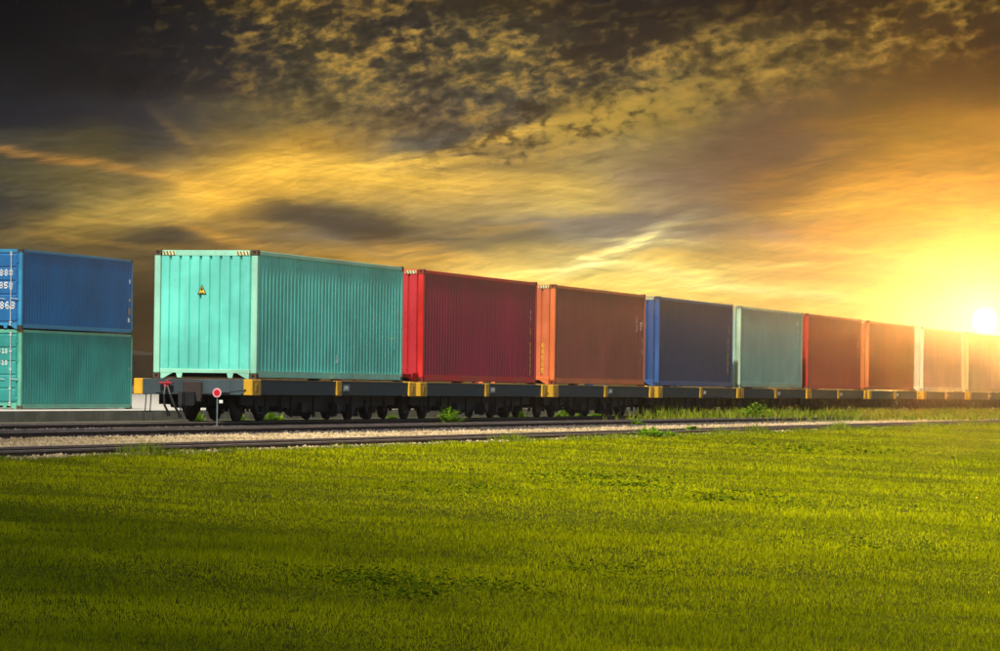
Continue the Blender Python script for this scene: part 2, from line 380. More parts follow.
def sheet(name, gx, gy, zf, mat):
    X, Y = np.meshgrid(gx, gy, indexing='ij'); Z = zf(X, Y); nx, ny = len(gx), len(gy)
    co = np.stack([X, Y, Z], -1).reshape(-1, 3)
    i = (np.arange(nx - 1)[:, None] * ny + np.arange(ny - 1)[None, :]).reshape(-1)
    q = np.stack([i, i + ny, i + ny + 1, i + 1], -1)
    me = bpy.data.meshes.new(name); me.from_pydata(co.tolist(), [], q.tolist()); me.materials.append(mat)
    me.polygons.foreach_set('use_smooth', [True] * len(me.polygons)); me.update()
    return link(me, name)
m, nt, b = new_mat('ground_soil_and_turf')
sx = nd(nt, 'ShaderNodeSeparateXYZ'); t = nd(nt, 'ShaderNodeTexCoord'); nt.links.new(t.outputs['Object'], sx.inputs[0])
turf = mixc(nt, mrange(nt, noise(nt, 1.2, 6, .7), .35, .65), (.075, .080, .004), (.12, .13, .005))
turf = mixc(nt, mrange(nt, noise(nt, 9, 4, .7), .45, .65), turf, (.035, .040, .010))
dirt = mixc(nt, mrange(nt, noise(nt, 1.5, 6, .7), .35, .65), (.16, .14, .10), (.10, .12, .05))
isd = mrange(nt, sx.outputs[1], LAWN_Y + .04, LAWN_Y + .06)
b.inputs['Specular IOR Level'].default_value = 0; nt.links.new(mixc(nt, isd, turf, dirt), b.inputs['Base Color']); b.inputs['Roughness'].default_value = .95
structure(sheet('ground', gx, gy, ground_z, m))

# ballast beds
def gravel_mat(name, a, bb, c, sc=16):
    m, nt, b = new_mat(name)
    t = nd(nt, 'ShaderNodeTexCoord'); v = nd(nt, 'ShaderNodeTexVoronoi'); v.inputs['Scale'].default_value = sc; nt.links.new(t.outputs['Object'], v.inputs['Vector'])
    s = nd(nt, 'ShaderNodeSeparateColor'); nt.links.new(v.outputs['Color'], s.inputs[0])
    col = mixc(nt, s.outputs[0], a, bb); col = mixc(nt, mrange(nt, noise(nt, .8, 5, .6), .5, .7), col, c)
    nt.links.new(col, b.inputs['Base Color']); b.inputs['Roughness'].default_value = .95
    bp = nd(nt, 'ShaderNodeBump', invert=True); bp.inputs['Distance'].default_value = .03; nt.links.new(v.outputs['Distance'], bp.inputs['Height']); nt.links.new(bp.outputs[0], b.inputs['Normal'])
    return m
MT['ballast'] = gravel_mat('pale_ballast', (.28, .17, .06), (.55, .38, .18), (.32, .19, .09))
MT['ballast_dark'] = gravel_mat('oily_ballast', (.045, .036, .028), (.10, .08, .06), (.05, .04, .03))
def bed(name, y0, y1, z, mat, sh=.25, x0=-60, x1=700):
    b = MB(); b.prism([(y0 - sh, -.345), (y1 + sh, -.345), (y1, z), (y0, z)], 'x', x0, x1); return structure(b.build(name, mat))
bed('ballast_bed', 17.75, 23.2, -.115, MT['ballast'], .1)
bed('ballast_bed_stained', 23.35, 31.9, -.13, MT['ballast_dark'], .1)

# loose stones
def stones(name, ys, xs, n, z, size, mats, sink=.3, sd=1, edge=False):
    r = np.random.default_rng(sd)
    y = r.uniform(ys[0], ys[1], n); u = r.random(n); x = xs[0] * (xs[1] / xs[0]) ** u
    if edge:
        k = y < np.interp(x, (50, 62, 90, 140), (24.9, 24.6, 23.0, 23.2)) + .5 * (vnoise(x, y, 1.3, 91) - .5); x, y = x[k], y[k]; n = len(x)
    s = r.uniform(size[0], size[1], n)
    dirs = np.array([(1, 0, 0), (0, 1, 0), (-1, 0, 0), (0, -1, 0), (0, 0, 1), (0, 0, -1)], float)
    a = r.uniform(0, 6.28, n); ca, sa = np.cos(a), np.sin(a)
    V = dirs[None] * r.uniform(.6, 1.15, (n, 6, 1)) + r.uniform(-.22, .22, (n, 6, 3)); V[:, :, 2] *= .75
    V = np.stack([V[..., 0] * ca[:, None] - V[..., 1] * sa[:, None], V[..., 0] * sa[:, None] + V[..., 1] * ca[:, None], V[..., 2]], -1) * s[:, None, None]
    V += np.stack([x, y, z + s * sink], -1)[:, None]
    F = np.array([(0, 1, 4), (1, 2, 4), (2, 3, 4), (3, 0, 4), (1, 0, 5), (2, 1, 5), (3, 2, 5), (0, 3, 5)])
    F = (F[None] + (np.arange(n) * 6)[:, None, None]).reshape(-1, 3)
    return fastmesh(name, V.reshape(-1, 3), F, mats, np.repeat(np.clip(.55 * r.random(n) + .75 * vnoise(x, y, .9, 92) - .1, 0, 1), 6))
def fastmesh(name, V, F, mats, tone=None, parent=None):
    me = bpy.data.meshes.new(name); k = F.shape[1]
    me.vertices.add(len(V)); me.vertices.foreach_set('co', V.astype(np.float32).ravel())
    me.loops.add(F.size); me.loops.foreach_set('vertex_index', F.astype(np.int32).ravel())
    me.polygons.add(len(F)); me.polygons.foreach_set('loop_start', np.arange(0, F.size, k, dtype=np.int32))
    if tone is not None:
        at = me.attributes.new('tone', 'FLOAT', 'POINT'); at.data.foreach_set('value', tone.astype(np.float32))
    me.materials.append(mats); me.update(calc_edges=True); me.validate()
    return link(me, name, parent)
def tone_mat(name, a, bb, rough=.9):
    m, nt, b = new_mat(name); at = nd(nt, 'ShaderNodeAttribute', attribute_name='tone')
    nt.links.new(mixc(nt, at.outputs['Fac'], a, bb), b.inputs['Base Color']); b.inputs['Roughness'].default_value = rough
    return m
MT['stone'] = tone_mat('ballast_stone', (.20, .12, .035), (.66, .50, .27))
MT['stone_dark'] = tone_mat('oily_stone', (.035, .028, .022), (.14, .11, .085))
stuff(stones('gravel', (17.7, 24.5), (42, 190), 52000, -.115, (.03, .062), MT['stone'], sd=3, edge=True), 'pale tan track gravel lying between the two nearest tracks', 'gravel')
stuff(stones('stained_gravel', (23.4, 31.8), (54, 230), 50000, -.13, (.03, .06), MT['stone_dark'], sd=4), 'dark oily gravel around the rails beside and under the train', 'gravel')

# tracks: two rails on sleepers
def track(label, yc, g=1.0, x0=-60, x1=700, s0=46):
    t = thing('railway_track', label, 'railway track', (0, yc, 0), 0, 'parallel railway tracks')
    for s in (-1, 1):
        b = MB(); y = s * (g / 2 + .03)
        b.prism([(y - .065, -.14), (y + .065, -.14), (y + .065, -.128), (y + .012, -.108), (y + .010, -.040), (y + .034, -.028), (y + .034, -.006), (y + .026, 0), (y - .026, 0), (y - .034, -.006), (y - .034, -.028), (y - .010, -.040), (y - .012, -.108), (y - .065, -.128)], 'x', x0, x1)
        rl = b.build('rail', [MT['rail_side'], MT['rail_head']], t)
        for pl in rl.data.polygons:
            if pl.center.z > -.03 and abs(pl.normal.x) < .5: pl.material_index = 1
    b = MB(); b.box(-.11, .11, -1.0, 1.0, -.30, -.105, bev=.012)
    for s in (-1, 1):
        for q in (-1, 1): b.box(-.05, .05, s * (g / 2 + .03) + q * .075 - .03, s * (g / 2 + .03) + q * .075 + .03, -.106, -.085)
    me = b.mesh('sleeper'); me.materials.append(MT['sleeper'])
    k = 0; x = s0
    while k < 100:
        o = link(me, 'sleeper', t); o.location = (x + random.uniform(-.03, .03), 0, 0); x += .64; k += 1
    b = MB()
    while x < 330: b.box(x - .11, x + .11, -1, 1, -.30, -.105); x += .64
    r = s0 - .64
    while r > 5: b.box(r - .11, r + .11, -1, 1, -.30, -.105); r -= .64
    stuff(b.build('sleeper_row', MT['sleeper'], t))
    return t
track('nearest rusty railway track at the edge of the grass', 18.7, s0=46)
track('middle rusty railway track between the pale gravel strip and the train', 25.7, s0=62)
track('railway track that the container train stands on', 30.2, s0=76)

# yard: raised concrete slab with its own edge
MT['concrete'] = plain('yard_concrete', (.60, .56, .47), .85, .14, .6, .004)
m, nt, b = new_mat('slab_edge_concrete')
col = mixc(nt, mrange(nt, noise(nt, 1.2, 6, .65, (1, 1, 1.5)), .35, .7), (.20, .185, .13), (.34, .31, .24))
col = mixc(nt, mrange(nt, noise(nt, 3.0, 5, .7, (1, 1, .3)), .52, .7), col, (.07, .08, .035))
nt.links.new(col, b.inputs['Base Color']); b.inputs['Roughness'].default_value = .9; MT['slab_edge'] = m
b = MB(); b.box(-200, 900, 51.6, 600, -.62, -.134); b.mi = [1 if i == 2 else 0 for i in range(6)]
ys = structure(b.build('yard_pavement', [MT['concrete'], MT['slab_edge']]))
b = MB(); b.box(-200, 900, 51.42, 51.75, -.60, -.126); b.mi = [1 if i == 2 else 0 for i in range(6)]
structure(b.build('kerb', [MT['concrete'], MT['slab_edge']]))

# ------------------------------------------------------------------ warehouse far behind the yard
MT['cladding'] = plain('dark_cladding', (.018, .016, .015), .8, .3, 1)
MT['roofing'] = plain('dark_roof_sheet', (.03, .027, .024), .8, .3, 1)
wh = thing('warehouse', 'dark distant warehouse seen between the stacked containers and the train', 'building', (424, 154, -.134))
b = MB(); b.box(0, 30, 0, 22, .9, 4.2)
for i in range(60): b.box(i * .5 + .02, i * .5 + .12, -.04, -.002, .92, 4.1)
b.build('wall', MT['cladding'], wh)
b = MB(); b.box(-.02, 30.02, -.06, 22.05, 0, .896); b.build('plinth', MT['concrete'], wh)
b = MB(); b.prism([(-.6, 4.12), (22.6, 4.12), (22.6, 4.3), (11, 5.7), (-.6, 4.3)], 'x', -.6, 30.6); b.build('roof', MT['roofing'], wh)
b = MB(); b.box(-.06, -.004, 8, 12.5, .2, 3.6)
for i in range(12): b.box(-.085, -.062, 8.05, 12.45, .3 + i * .27, .42 + i * .27)
b.build('door', MT['rod'], wh)

# ------------------------------------------------------------------ containers
CL, CW, CH = 12.192, 2.438, 2.896
def sine_strip(L0, L1, period, prof, depth_sign, plane, zlo, zhi, mb, thick=.004, axis='x'):
    """trapezoid corrugated sheet; prof=[(t,depth)...] over one period; plane = coordinate of the outer face"""
    pts = []; n = max(1, round((L1 - L0) / period)); p = (L1 - L0) / n
    for i in range(n):
        for t, d in prof: pts.append((L0 + (i + t) * p, plane + depth_sign * d))
    pts.append((L1, plane + depth_sign * prof[0][1]))
    k = len(pts)
    if axis == 'x': P = lambda q, z, o: (q[0], q[1] + depth_sign * o, z)
    else: P = lambda q, z, o: (q[1] + depth_sign * o, q[0], z)
    vs = [P(q, z, o) for o in (0, thick) for z in (zlo, zhi) for q in pts]
    fs = []
    for i in range(k - 1):
        fs.append((i, i + 1, k + i + 1, k + i)); fs.append((2 * k + i + 1, 2 * k + i, 3 * k + i, 3 * k + i + 1))
    mb.add(vs, fs)
SIDE_P = [(0, 0), (.26, 0), (.5, .036), (.76, .036)]
END_P = [(0, .055), (.07, .055), (.175, 0), (.895, 0)]
def container_meshes():
    P = {}
    # frame: posts, top and bottom rails
    b = MB(); q = .085
    for y0, y1 in ((0, q), (CW - q, CW)):
        b.box(.16, CL - .16, y0, y0 + .06 if y0 == 0 else y1, CH - .105, CH - .02, bev=.006) if y0 == 0 else b.box(.16, CL - .16, y1 - .06, y1, CH - .105, CH - .02, bev=.006)
        if y0 == 0: b.box(.16, CL - .16, 0.004, .055, .04, .19)
        else: b.box(.16, CL - .16, y1 - .055, y1 - .004, .04, .19)
    for s, x0, x1 in ((0, 0, .16), (1, CL - .16, CL)):
        for y0, y1 in ((0, .15), (CW - .15, CW)): b.box(x0 + .004, x1 - .004, y0 + .004, y1 - .004, .122, CH - .122, bev=.012)
        xa, xb = (0.006, .075) if s == 0 else (CL - .075, CL - .006)
        b.box(xa, xb, .185, CW - .185, CH - .135, CH - .01, bev=.006)
        b.box(xa, xb, .16, CW - .16, .125, .215, bev=.006)
        # gussets by the bottom castings and two tongues under the end sill
        for s2 in (0, 1):
            p = [(.178, .0), (.23, .0), (.46, .126), (.178, .126)]
            p = p if s2 == 0 else [(CW - a, z) for a, z in p]
            b.prism(p, 'x', xa + .004, xb - .012)
        for yy in (CW * .5 - .60, CW * .5 + .60): b.prism([(yy - .05, .02), (yy + .05, .02), (yy + .075, .126), (yy - .075, .126)], 'x', xa + .003, xb - .014)
    P['frame'] = b
    b = MB(); sine_strip(.16, CL - .16, .278, SIDE_P, 1, .012, .185, CH - .10, b); P['side_near'] = b
    b = MB(); sine_strip(.16, CL - .16, .278, SIDE_P, -1, CW - .012, .185, CH - .10, b); P['side_far'] = b
    b = MB(); sine_strip(.148, CW - .148, .2385, END_P, 1, .012, .21, CH - .13, b, axis='y'); P['end'] = b
    b = MB(); b.box(.07, CL - .07, .06, CW - .06, CH - .055, CH - .035)
    for i in range(38): b.box(.25 + i * .308, .40 + i * .308, .1, CW - .1, CH - .034, CH - .022)
    P['roof'] = b
    b = MB(); b.box(.08, CL - .08, .06, CW - .06, .14, .18)
    for i in range(30): b.box(.3 + i * .4, .36 + i * .4, .06, CW - .06, .05, .139)
    P['floor'] = b
    # one corner casting with its holes: outer shell built of slabs round dark slots
    return P
def casting_mesh():
    b = MB(); X, Y, Z = .178, .162, .118
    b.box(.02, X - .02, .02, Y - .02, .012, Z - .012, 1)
    # six faces, each a frame round a slot
    def face(o, u, v, n, su, sv, hu, hv, t=.018):
        o, u, v, n = map(Vector, (o, u, v, n)); a = (su - hu) / 2; c = (sv - hv) / 2
        for (p0, p1, q0, q1) in ((0, a, 0, sv), (su - a, su, 0, sv), (a, su - a, 0, c), (a, su - a, sv - c, sv)):
            vs = [o + u * p + v * q - n * d for d in (0, t) for p, q in ((p0, q0), (p1, q0), (p1, q1), (p0, q1))]
            b.add(vs, [(0, 1, 2, 3), (7, 6, 5, 4), (0, 4, 5, 1), (1, 5, 6, 2), (2, 6, 7, 3), (3, 7, 4, 0)])
    face((0, 0, 0), (1, 0, 0), (0, 0, 1), (0, -1, 0), X, Z, .09, .06)
    face((0, Y, 0), (1, 0, 0), (0, 0, 1), (0, 1, 0), X, Z, .09, .06)
    face((0, .0182, 0), (0, 1, 0), (0, 0, 1), (-1, 0, 0), Y - .0364, Z, .06, .06)
    face((X, .0182, 0), (0, 1, 0), (0, 0, 1), (1, 0, 0), Y - .0364, Z, .06, .06)
    face((.0182, .0182, Z), (1, 0, 0), (0, 1, 0), (0, 0, 1), X - .0364, Y - .0364, .08, .06)
    face((.0182, .0182, 0), (1, 0, 0), (0, 1, 0), (0, 0, -1), X - .0364, Y - .0364, .08, .06)
    return b.mesh('corner_casting')
CM = {k: v.mesh(k) for k, v in container_meshes().items()}
CAST = casting_mesh()
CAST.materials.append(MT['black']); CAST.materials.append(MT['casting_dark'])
for k in CM: CM[k].materials.append(MT['black'])
def setmat(o, m, i=0): o.material_slots[i].link = 'OBJECT'; o.material_slots[i].material = m
# a door leaf (built for the +X end, or the -X end when flipped), horizontally ribbed
def door_meshes():
    b = MB(); w = CW / 2 - .165; z0, z1 = .215, CH - .14
    b.box(-.03, 0, 0, w, z0, z1)
    edges = np.linspace(z0 + .04, z1 - .04, 6)
    for i in range(5):   # five raised ribs with dark recesses between them
        b.prism([(.0005, edges[i] + .015), (.034, edges[i] + .065), (.034, edges[i + 1] - .065), (.0005, edges[i + 1] - .015)], 'y', .05, w - .05) if False else \
        b.prism([(0.001, edges[i] + .012), (.034, edges[i] + .05), (.034, edges[i + 1] - .05), (0.001, edges[i + 1] - .012)], 'y', .05, w - .05)
    leaf = b.mesh('door')
    b = MB(); b.tube([(0, 0, .13), (0, 0, CH - .12)], .02, 8)
    for z in (.24, .75, 1.45, 2.1, CH - .2): b.box(-.03, .012, -.045, .045, z - .03, z + .03)
    b.box(-.028, .028, -.03, .03, .12, .17); b.box(-.028, .028, -.03, .03, CH - .15, CH - .10)
    b.tube([(.01, 0, 1.1), (.02, .3, 1.08)], .012, 6)
    rod = b.mesh('lock_rod'); rod.materials.append(MT['rod']); leaf.materials.append(MT['black'])
    b = MB()
    for z in (.4, 1.05, 1.75, 2.45): b.box(0, .03, -.05, .06, z - .05, z + .05)
    hin = b.mesh('hinge'); hin.materials.append(MT['black'])
    return leaf, rod, hin
DOOR, ROD, HINGE = door_meshes()
GLY = ['0110 1001 1001 1001 0110', '0110 0010 0010 0010 0111', '1110 0001 0110 1000 1111', '1110 0001 0110 0001 1110', '1010 1010 1111 0010 0010', '1111 1000 1110 0001 1110', '0110 1000 1110 1001 0110', '1111 0001 0010 0100 0100', '0110 1001 0110 1001 0110', '0110 1001 0111 0001 0110']
def glyph_string(b, s, origin, u, v, n, h, gap=.35, down=False):
    """worn stencilled characters as thin raised strips; '.' leaves a blank"""
    o = Vector(origin); u, v, n = Vector(u), Vector(v), Vector(n); w = h * .62; cw = w / 4; ch = h / 5
    for ch_ in s:
        if ch_ != '.':
            g = GLY[int(ch_)].split()
            for r_, row in enumerate(g):
                c0 = None
                for c_ in range(5):
                    on = c_ < 4 and row[c_] == '1'
                    if on and c0 is None: c0 = c_
                    if not on and c0 is not None:
                        p0, p1 = c0 * cw, c_ * cw; q1 = h - r_ * ch; q0 = q1 - ch * .98
                        vs = [o + u * p + v * q + n * d for d in (-.001, .003) for p, q in ((p0, q0), (p1, q0), (p1, q1), (p0, q1))]
                        b.add(vs, [(3, 2, 1, 0), (4, 5, 6, 7), (0, 1, 5, 4), (1, 2, 6, 5), (2, 3, 7, 6), (3, 0, 4, 7)]); c0 = None
        o = o - v * (h * 1.28) if down else o + u * (w * 1.3)
GROUP_T = 'containers carried by the freight train'
def make_container(label, loc, color, castc=None, postc=None, doors_near=False, group=GROUP_T, wear=.3, rust=.45, fade=.2, marks=()):
    c = thing('shipping_container', label, 'shipping container', loc, 0, group)
    body = painted('container_paint', color, .5, wear, rust, fade=fade)
    cast = painted('casting_paint', castc or tuple(x * .7 for x in color), .6, .4, 1.0)
    endm = painted('end_sunlit_paint', tuple(.4 * p + .6 * q for p, q in zip(color, postc)) if postc and not doors_near and color[0] != .14 else color, .5, wear, rust, fade=fade)  # end colour mixed towards the brighter posts to imitate sunlight on it
    frame = painted('frame_paint', postc or color, .5, wear, rust, fade=fade)
    for nm, k, mm in (('frame', 'frame', frame), ('side_panel', 'side_near', body), ('side_panel', 'side_far', body), ('roof', 'roof', body), ('underfloor', 'floor', MT['under'])):
        o = link(CM[k], nm, c); setmat(o, mm)
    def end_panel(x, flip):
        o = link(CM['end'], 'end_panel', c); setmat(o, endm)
        if flip: o.location = (CL, CW, 0); o.rotation_euler = (0, 0, math.pi)
    def doors(flip):
        for s in (0, 1):
            d = link(DOOR, 'door', c); setmat(d, body)
            w = CW / 2 - .165
            if flip:
                d.rotation_euler = (0, 0, math.pi); d.location = (.032, CW - .16 if s else CW / 2 - .005, 0)
            else: d.location = (CL - .032, .16 if s else CW / 2 + .005, 0)
            for yy in (.30, .80):
                yy2 = yy if s == 0 else w - yy
                r_ = link(ROD, 'lock_rod', d); r_.location = (.062, yy2, 0)
            hh = link(HINGE, 'hinge', d); setmat(hh, body); hh.location = (.0, .0 if (s == 1) else w, 0)
            if (s == 0): hh.location = (.0, w - .01, 0)
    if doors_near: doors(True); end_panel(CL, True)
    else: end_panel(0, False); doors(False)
    for z in (0, CH - .118):
        for x in (0, CL - .178):
            for y in (0, CW - .162):
                o = link(CAST, 'corner_casting', c); o.location = (x, y, z); setmat(o, cast)
    for mk_ in marks: mk_(c)
    return c
def side_marks(txt, x, z, h, mat='letter_yellow', down=True, plate=False):
    def f(c):
        b = MB(); glyph_string(b, txt, (x, .008, z), (1, 0, 0), (0, 0, 1), (0, -1, 0), h, down=down); b.build('lettering', MT[mat], c)
    return f
def end_marks(txt, y, z, h, mat='letter_yellow', down=True):
    def f(c):
        b = MB(); glyph_string(b, txt, (.008, y, z), (0, -1, 0), (0, 0, 1), (-1, 0, 0), h, down=down); b.build('lettering', MT[mat], c)
    return f
def plate(x, z, w, h, mat):
    def f(c):
        b = MB(); b.box(x, x + w, -.002, .010, z, z + h, bev=.003); b.build('data_plate', MT[mat], c)
    return f
def hazard(c):
    """yellow and black stripes on the top corners of the end"""
    for y0 in (.20, CW - .20 - .30):
        b = MB(); b.box(-.003, .004, y0, y0 + .30, CH - .12, CH - .03)
        for k in range(4):
            y = y0 + .01 + k * .075; b.prism([(y, CH - .119), (y + .03, CH - .119), (y + .058, CH - .031), (y + .028, CH - .031)], 'x', -.006, -.0035, 1)
        b.build('hazard_stripe', [MT['stripe_pale'], MT['stripe_dark']], c)
MT['stripe_pale'] = plain('stripe_pale_yellow', (.72, .68, .34), .6, .15, 9)
def triangle(c):
    yc, zc, s = CW * .535, 1.98, .105
    b = MB(); b.prism([(yc - s, zc - s * .8), (yc + s, zc - s * .8), (yc, zc + s * 1.25)], 'x', .000, .010, 1)
    b.prism([(yc - s * .75, zc - s * .62), (yc + s * .75, zc - s * .62), (yc, zc + s * .9)], 'x', -.004, -.0005, 0)
    b.prism([(yc - .006, zc - .01), (yc + .03, zc + .005), (yc + .004, zc + .075), (yc - .028, zc + .03)], 'x', -.007, -.0045, 1)
    b.box(-.006, -.0045, yc - .05, yc + .05, zc - .06, zc - .045, 1)
    b.build('warning_sign', [MT['letter_yellow'], MT['black']], c)
XS = [91.78, 105.89, 120.27, 134.55, 148.14, 161.57, 175.79, 190.69, 205.14, 219.4, 233.7, 248.0]
TY = 28.985; ZF = .962
TRAIN = [
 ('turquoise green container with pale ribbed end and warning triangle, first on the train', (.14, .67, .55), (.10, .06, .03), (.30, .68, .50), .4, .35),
 ('maroon container with red end brightened as if sunlit, behind the turquoise one', (.33, .022, .055), (.28, .02, .01), (.66, .015, .012), .25, .25),
 ('brick brown container with end brightened to sunlit orange, between the maroon and navy ones', (.34, .098, .062), (.35, .08, .03), (.85, .20, .05), .4, .5),  # orange post colour stands for sun on the end
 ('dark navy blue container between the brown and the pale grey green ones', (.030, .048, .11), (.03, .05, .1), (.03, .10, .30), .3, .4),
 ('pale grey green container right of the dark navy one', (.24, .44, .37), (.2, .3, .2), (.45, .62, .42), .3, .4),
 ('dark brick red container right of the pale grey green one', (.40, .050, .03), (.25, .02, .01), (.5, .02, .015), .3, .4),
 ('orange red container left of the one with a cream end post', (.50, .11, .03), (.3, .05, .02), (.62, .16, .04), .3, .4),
 ('haze-paled pinkish brown container with a cream end post, in the sun haze', (.52, .26, .16), (.5, .4, .25), (.75, .66, .42), .3, .4),  # base colour lightened to stand for haze, as on both neighbours
 ('haze-paled tan container under the low sun at the right edge', (.55, .36, .18), (.4, .25, .1), (.60, .42, .16), .3, .4),
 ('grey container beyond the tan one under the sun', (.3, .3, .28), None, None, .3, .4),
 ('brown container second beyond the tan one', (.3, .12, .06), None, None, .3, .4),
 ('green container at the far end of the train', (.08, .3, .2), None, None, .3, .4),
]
MARKS = {0: [side_marks('11', 11.65, 1.72, .12, 'letter_white'), side_marks('4', 11.2, 1.0, .10, 'letter_yellow'), side_marks('1', 6.3, .42, .18, 'letter_white'), hazard, triangle],
         1: [side_marks('45', 11.45, 1.95, .12, 'letter_white'), side_marks('2', 11.45, 1.40, .16), side_marks('88585', 11.45, 1.02, .15), hazard],
         2: [side_marks('63', 10.9, 1.95, .2, 'letter_white'), side_marks('5', 11.5, 1.75, .25, 'letter_white'), side_marks('1..3.8', 11.75, 1.9, .14, 'letter_white'), end_marks('88585', .40, 1.05, .14), hazard],
         3: [side_marks('88585', 11.3, 1.5, .2), side_marks('2', 11.4, 1.9, .2), hazard],
         4: [side_marks('4521', 10.9, 2.35, .17, 'letter_white', False), side_marks('88', 11.2, 2.05, .17, 'letter_white'), side_marks('45', 10.7, 1.5, .15, 'letter_white', False), hazard],
         5: [side_marks('8', 11.3, 1.7, .25, 'letter_white'), side_marks('1', 11.3, 1.3, .25, 'letter_yellow'), hazard], 6: [hazard], 7: [hazard], 8: [hazard]}
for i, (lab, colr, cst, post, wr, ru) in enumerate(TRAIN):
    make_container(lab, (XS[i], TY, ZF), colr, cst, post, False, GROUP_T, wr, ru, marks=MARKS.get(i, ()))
# the stack on the yard
GS = 'containers stacked on the yard pavement'
SX, SY = 146.0, 55.0
def door_letters(rows, mat='letter_white'):
    def f(c):
        for txt, y, z, h in rows:
            b = MB(); glyph_string(b, txt, (-.006, y, z), (0, -1, 0), (0, 0, 1), (-1, 0, 0), h); b.build('lettering', MT[mat], c)
    return f
make_container('dark green container with lighter doors, lower one of the stack at left', (SX, SY, -.126), (.018, .27, .245), (.15, .10, .04), (.10, .40, .28), True, GS, .3, .3,
    marks=[door_letters([('8818', 1.05, 2.02, .17), ('4518', 1.05, 1.60, .17), ('2', 1.15, .95, .2)]), plate(11.75, 1.5, .10, .10, 'rustplate')])
make_container('blue container with lock rods and white lettering, on top of the green one', (SX - .05, SY, -.126 + CH + .012), (.0015, .13, .37), (.05, .03, .02), (.02, .24, .46), True, GS, .25, .3,
    marks=[door_letters([('8888', 1.05, 1.92, .23), ('3858', 1.05, 1.46, .23), ('2868', 1.05, .72, .26)]), plate(11.7, .75, .22, .24, 'rustplate'), plate(11.65, .45, .22, .16, 'letter_white'), plate(11.75, 1.95, .12, .16, 'letter_white'), plate(11.75, 1.25, .1, .1, 'letter_yellow')])

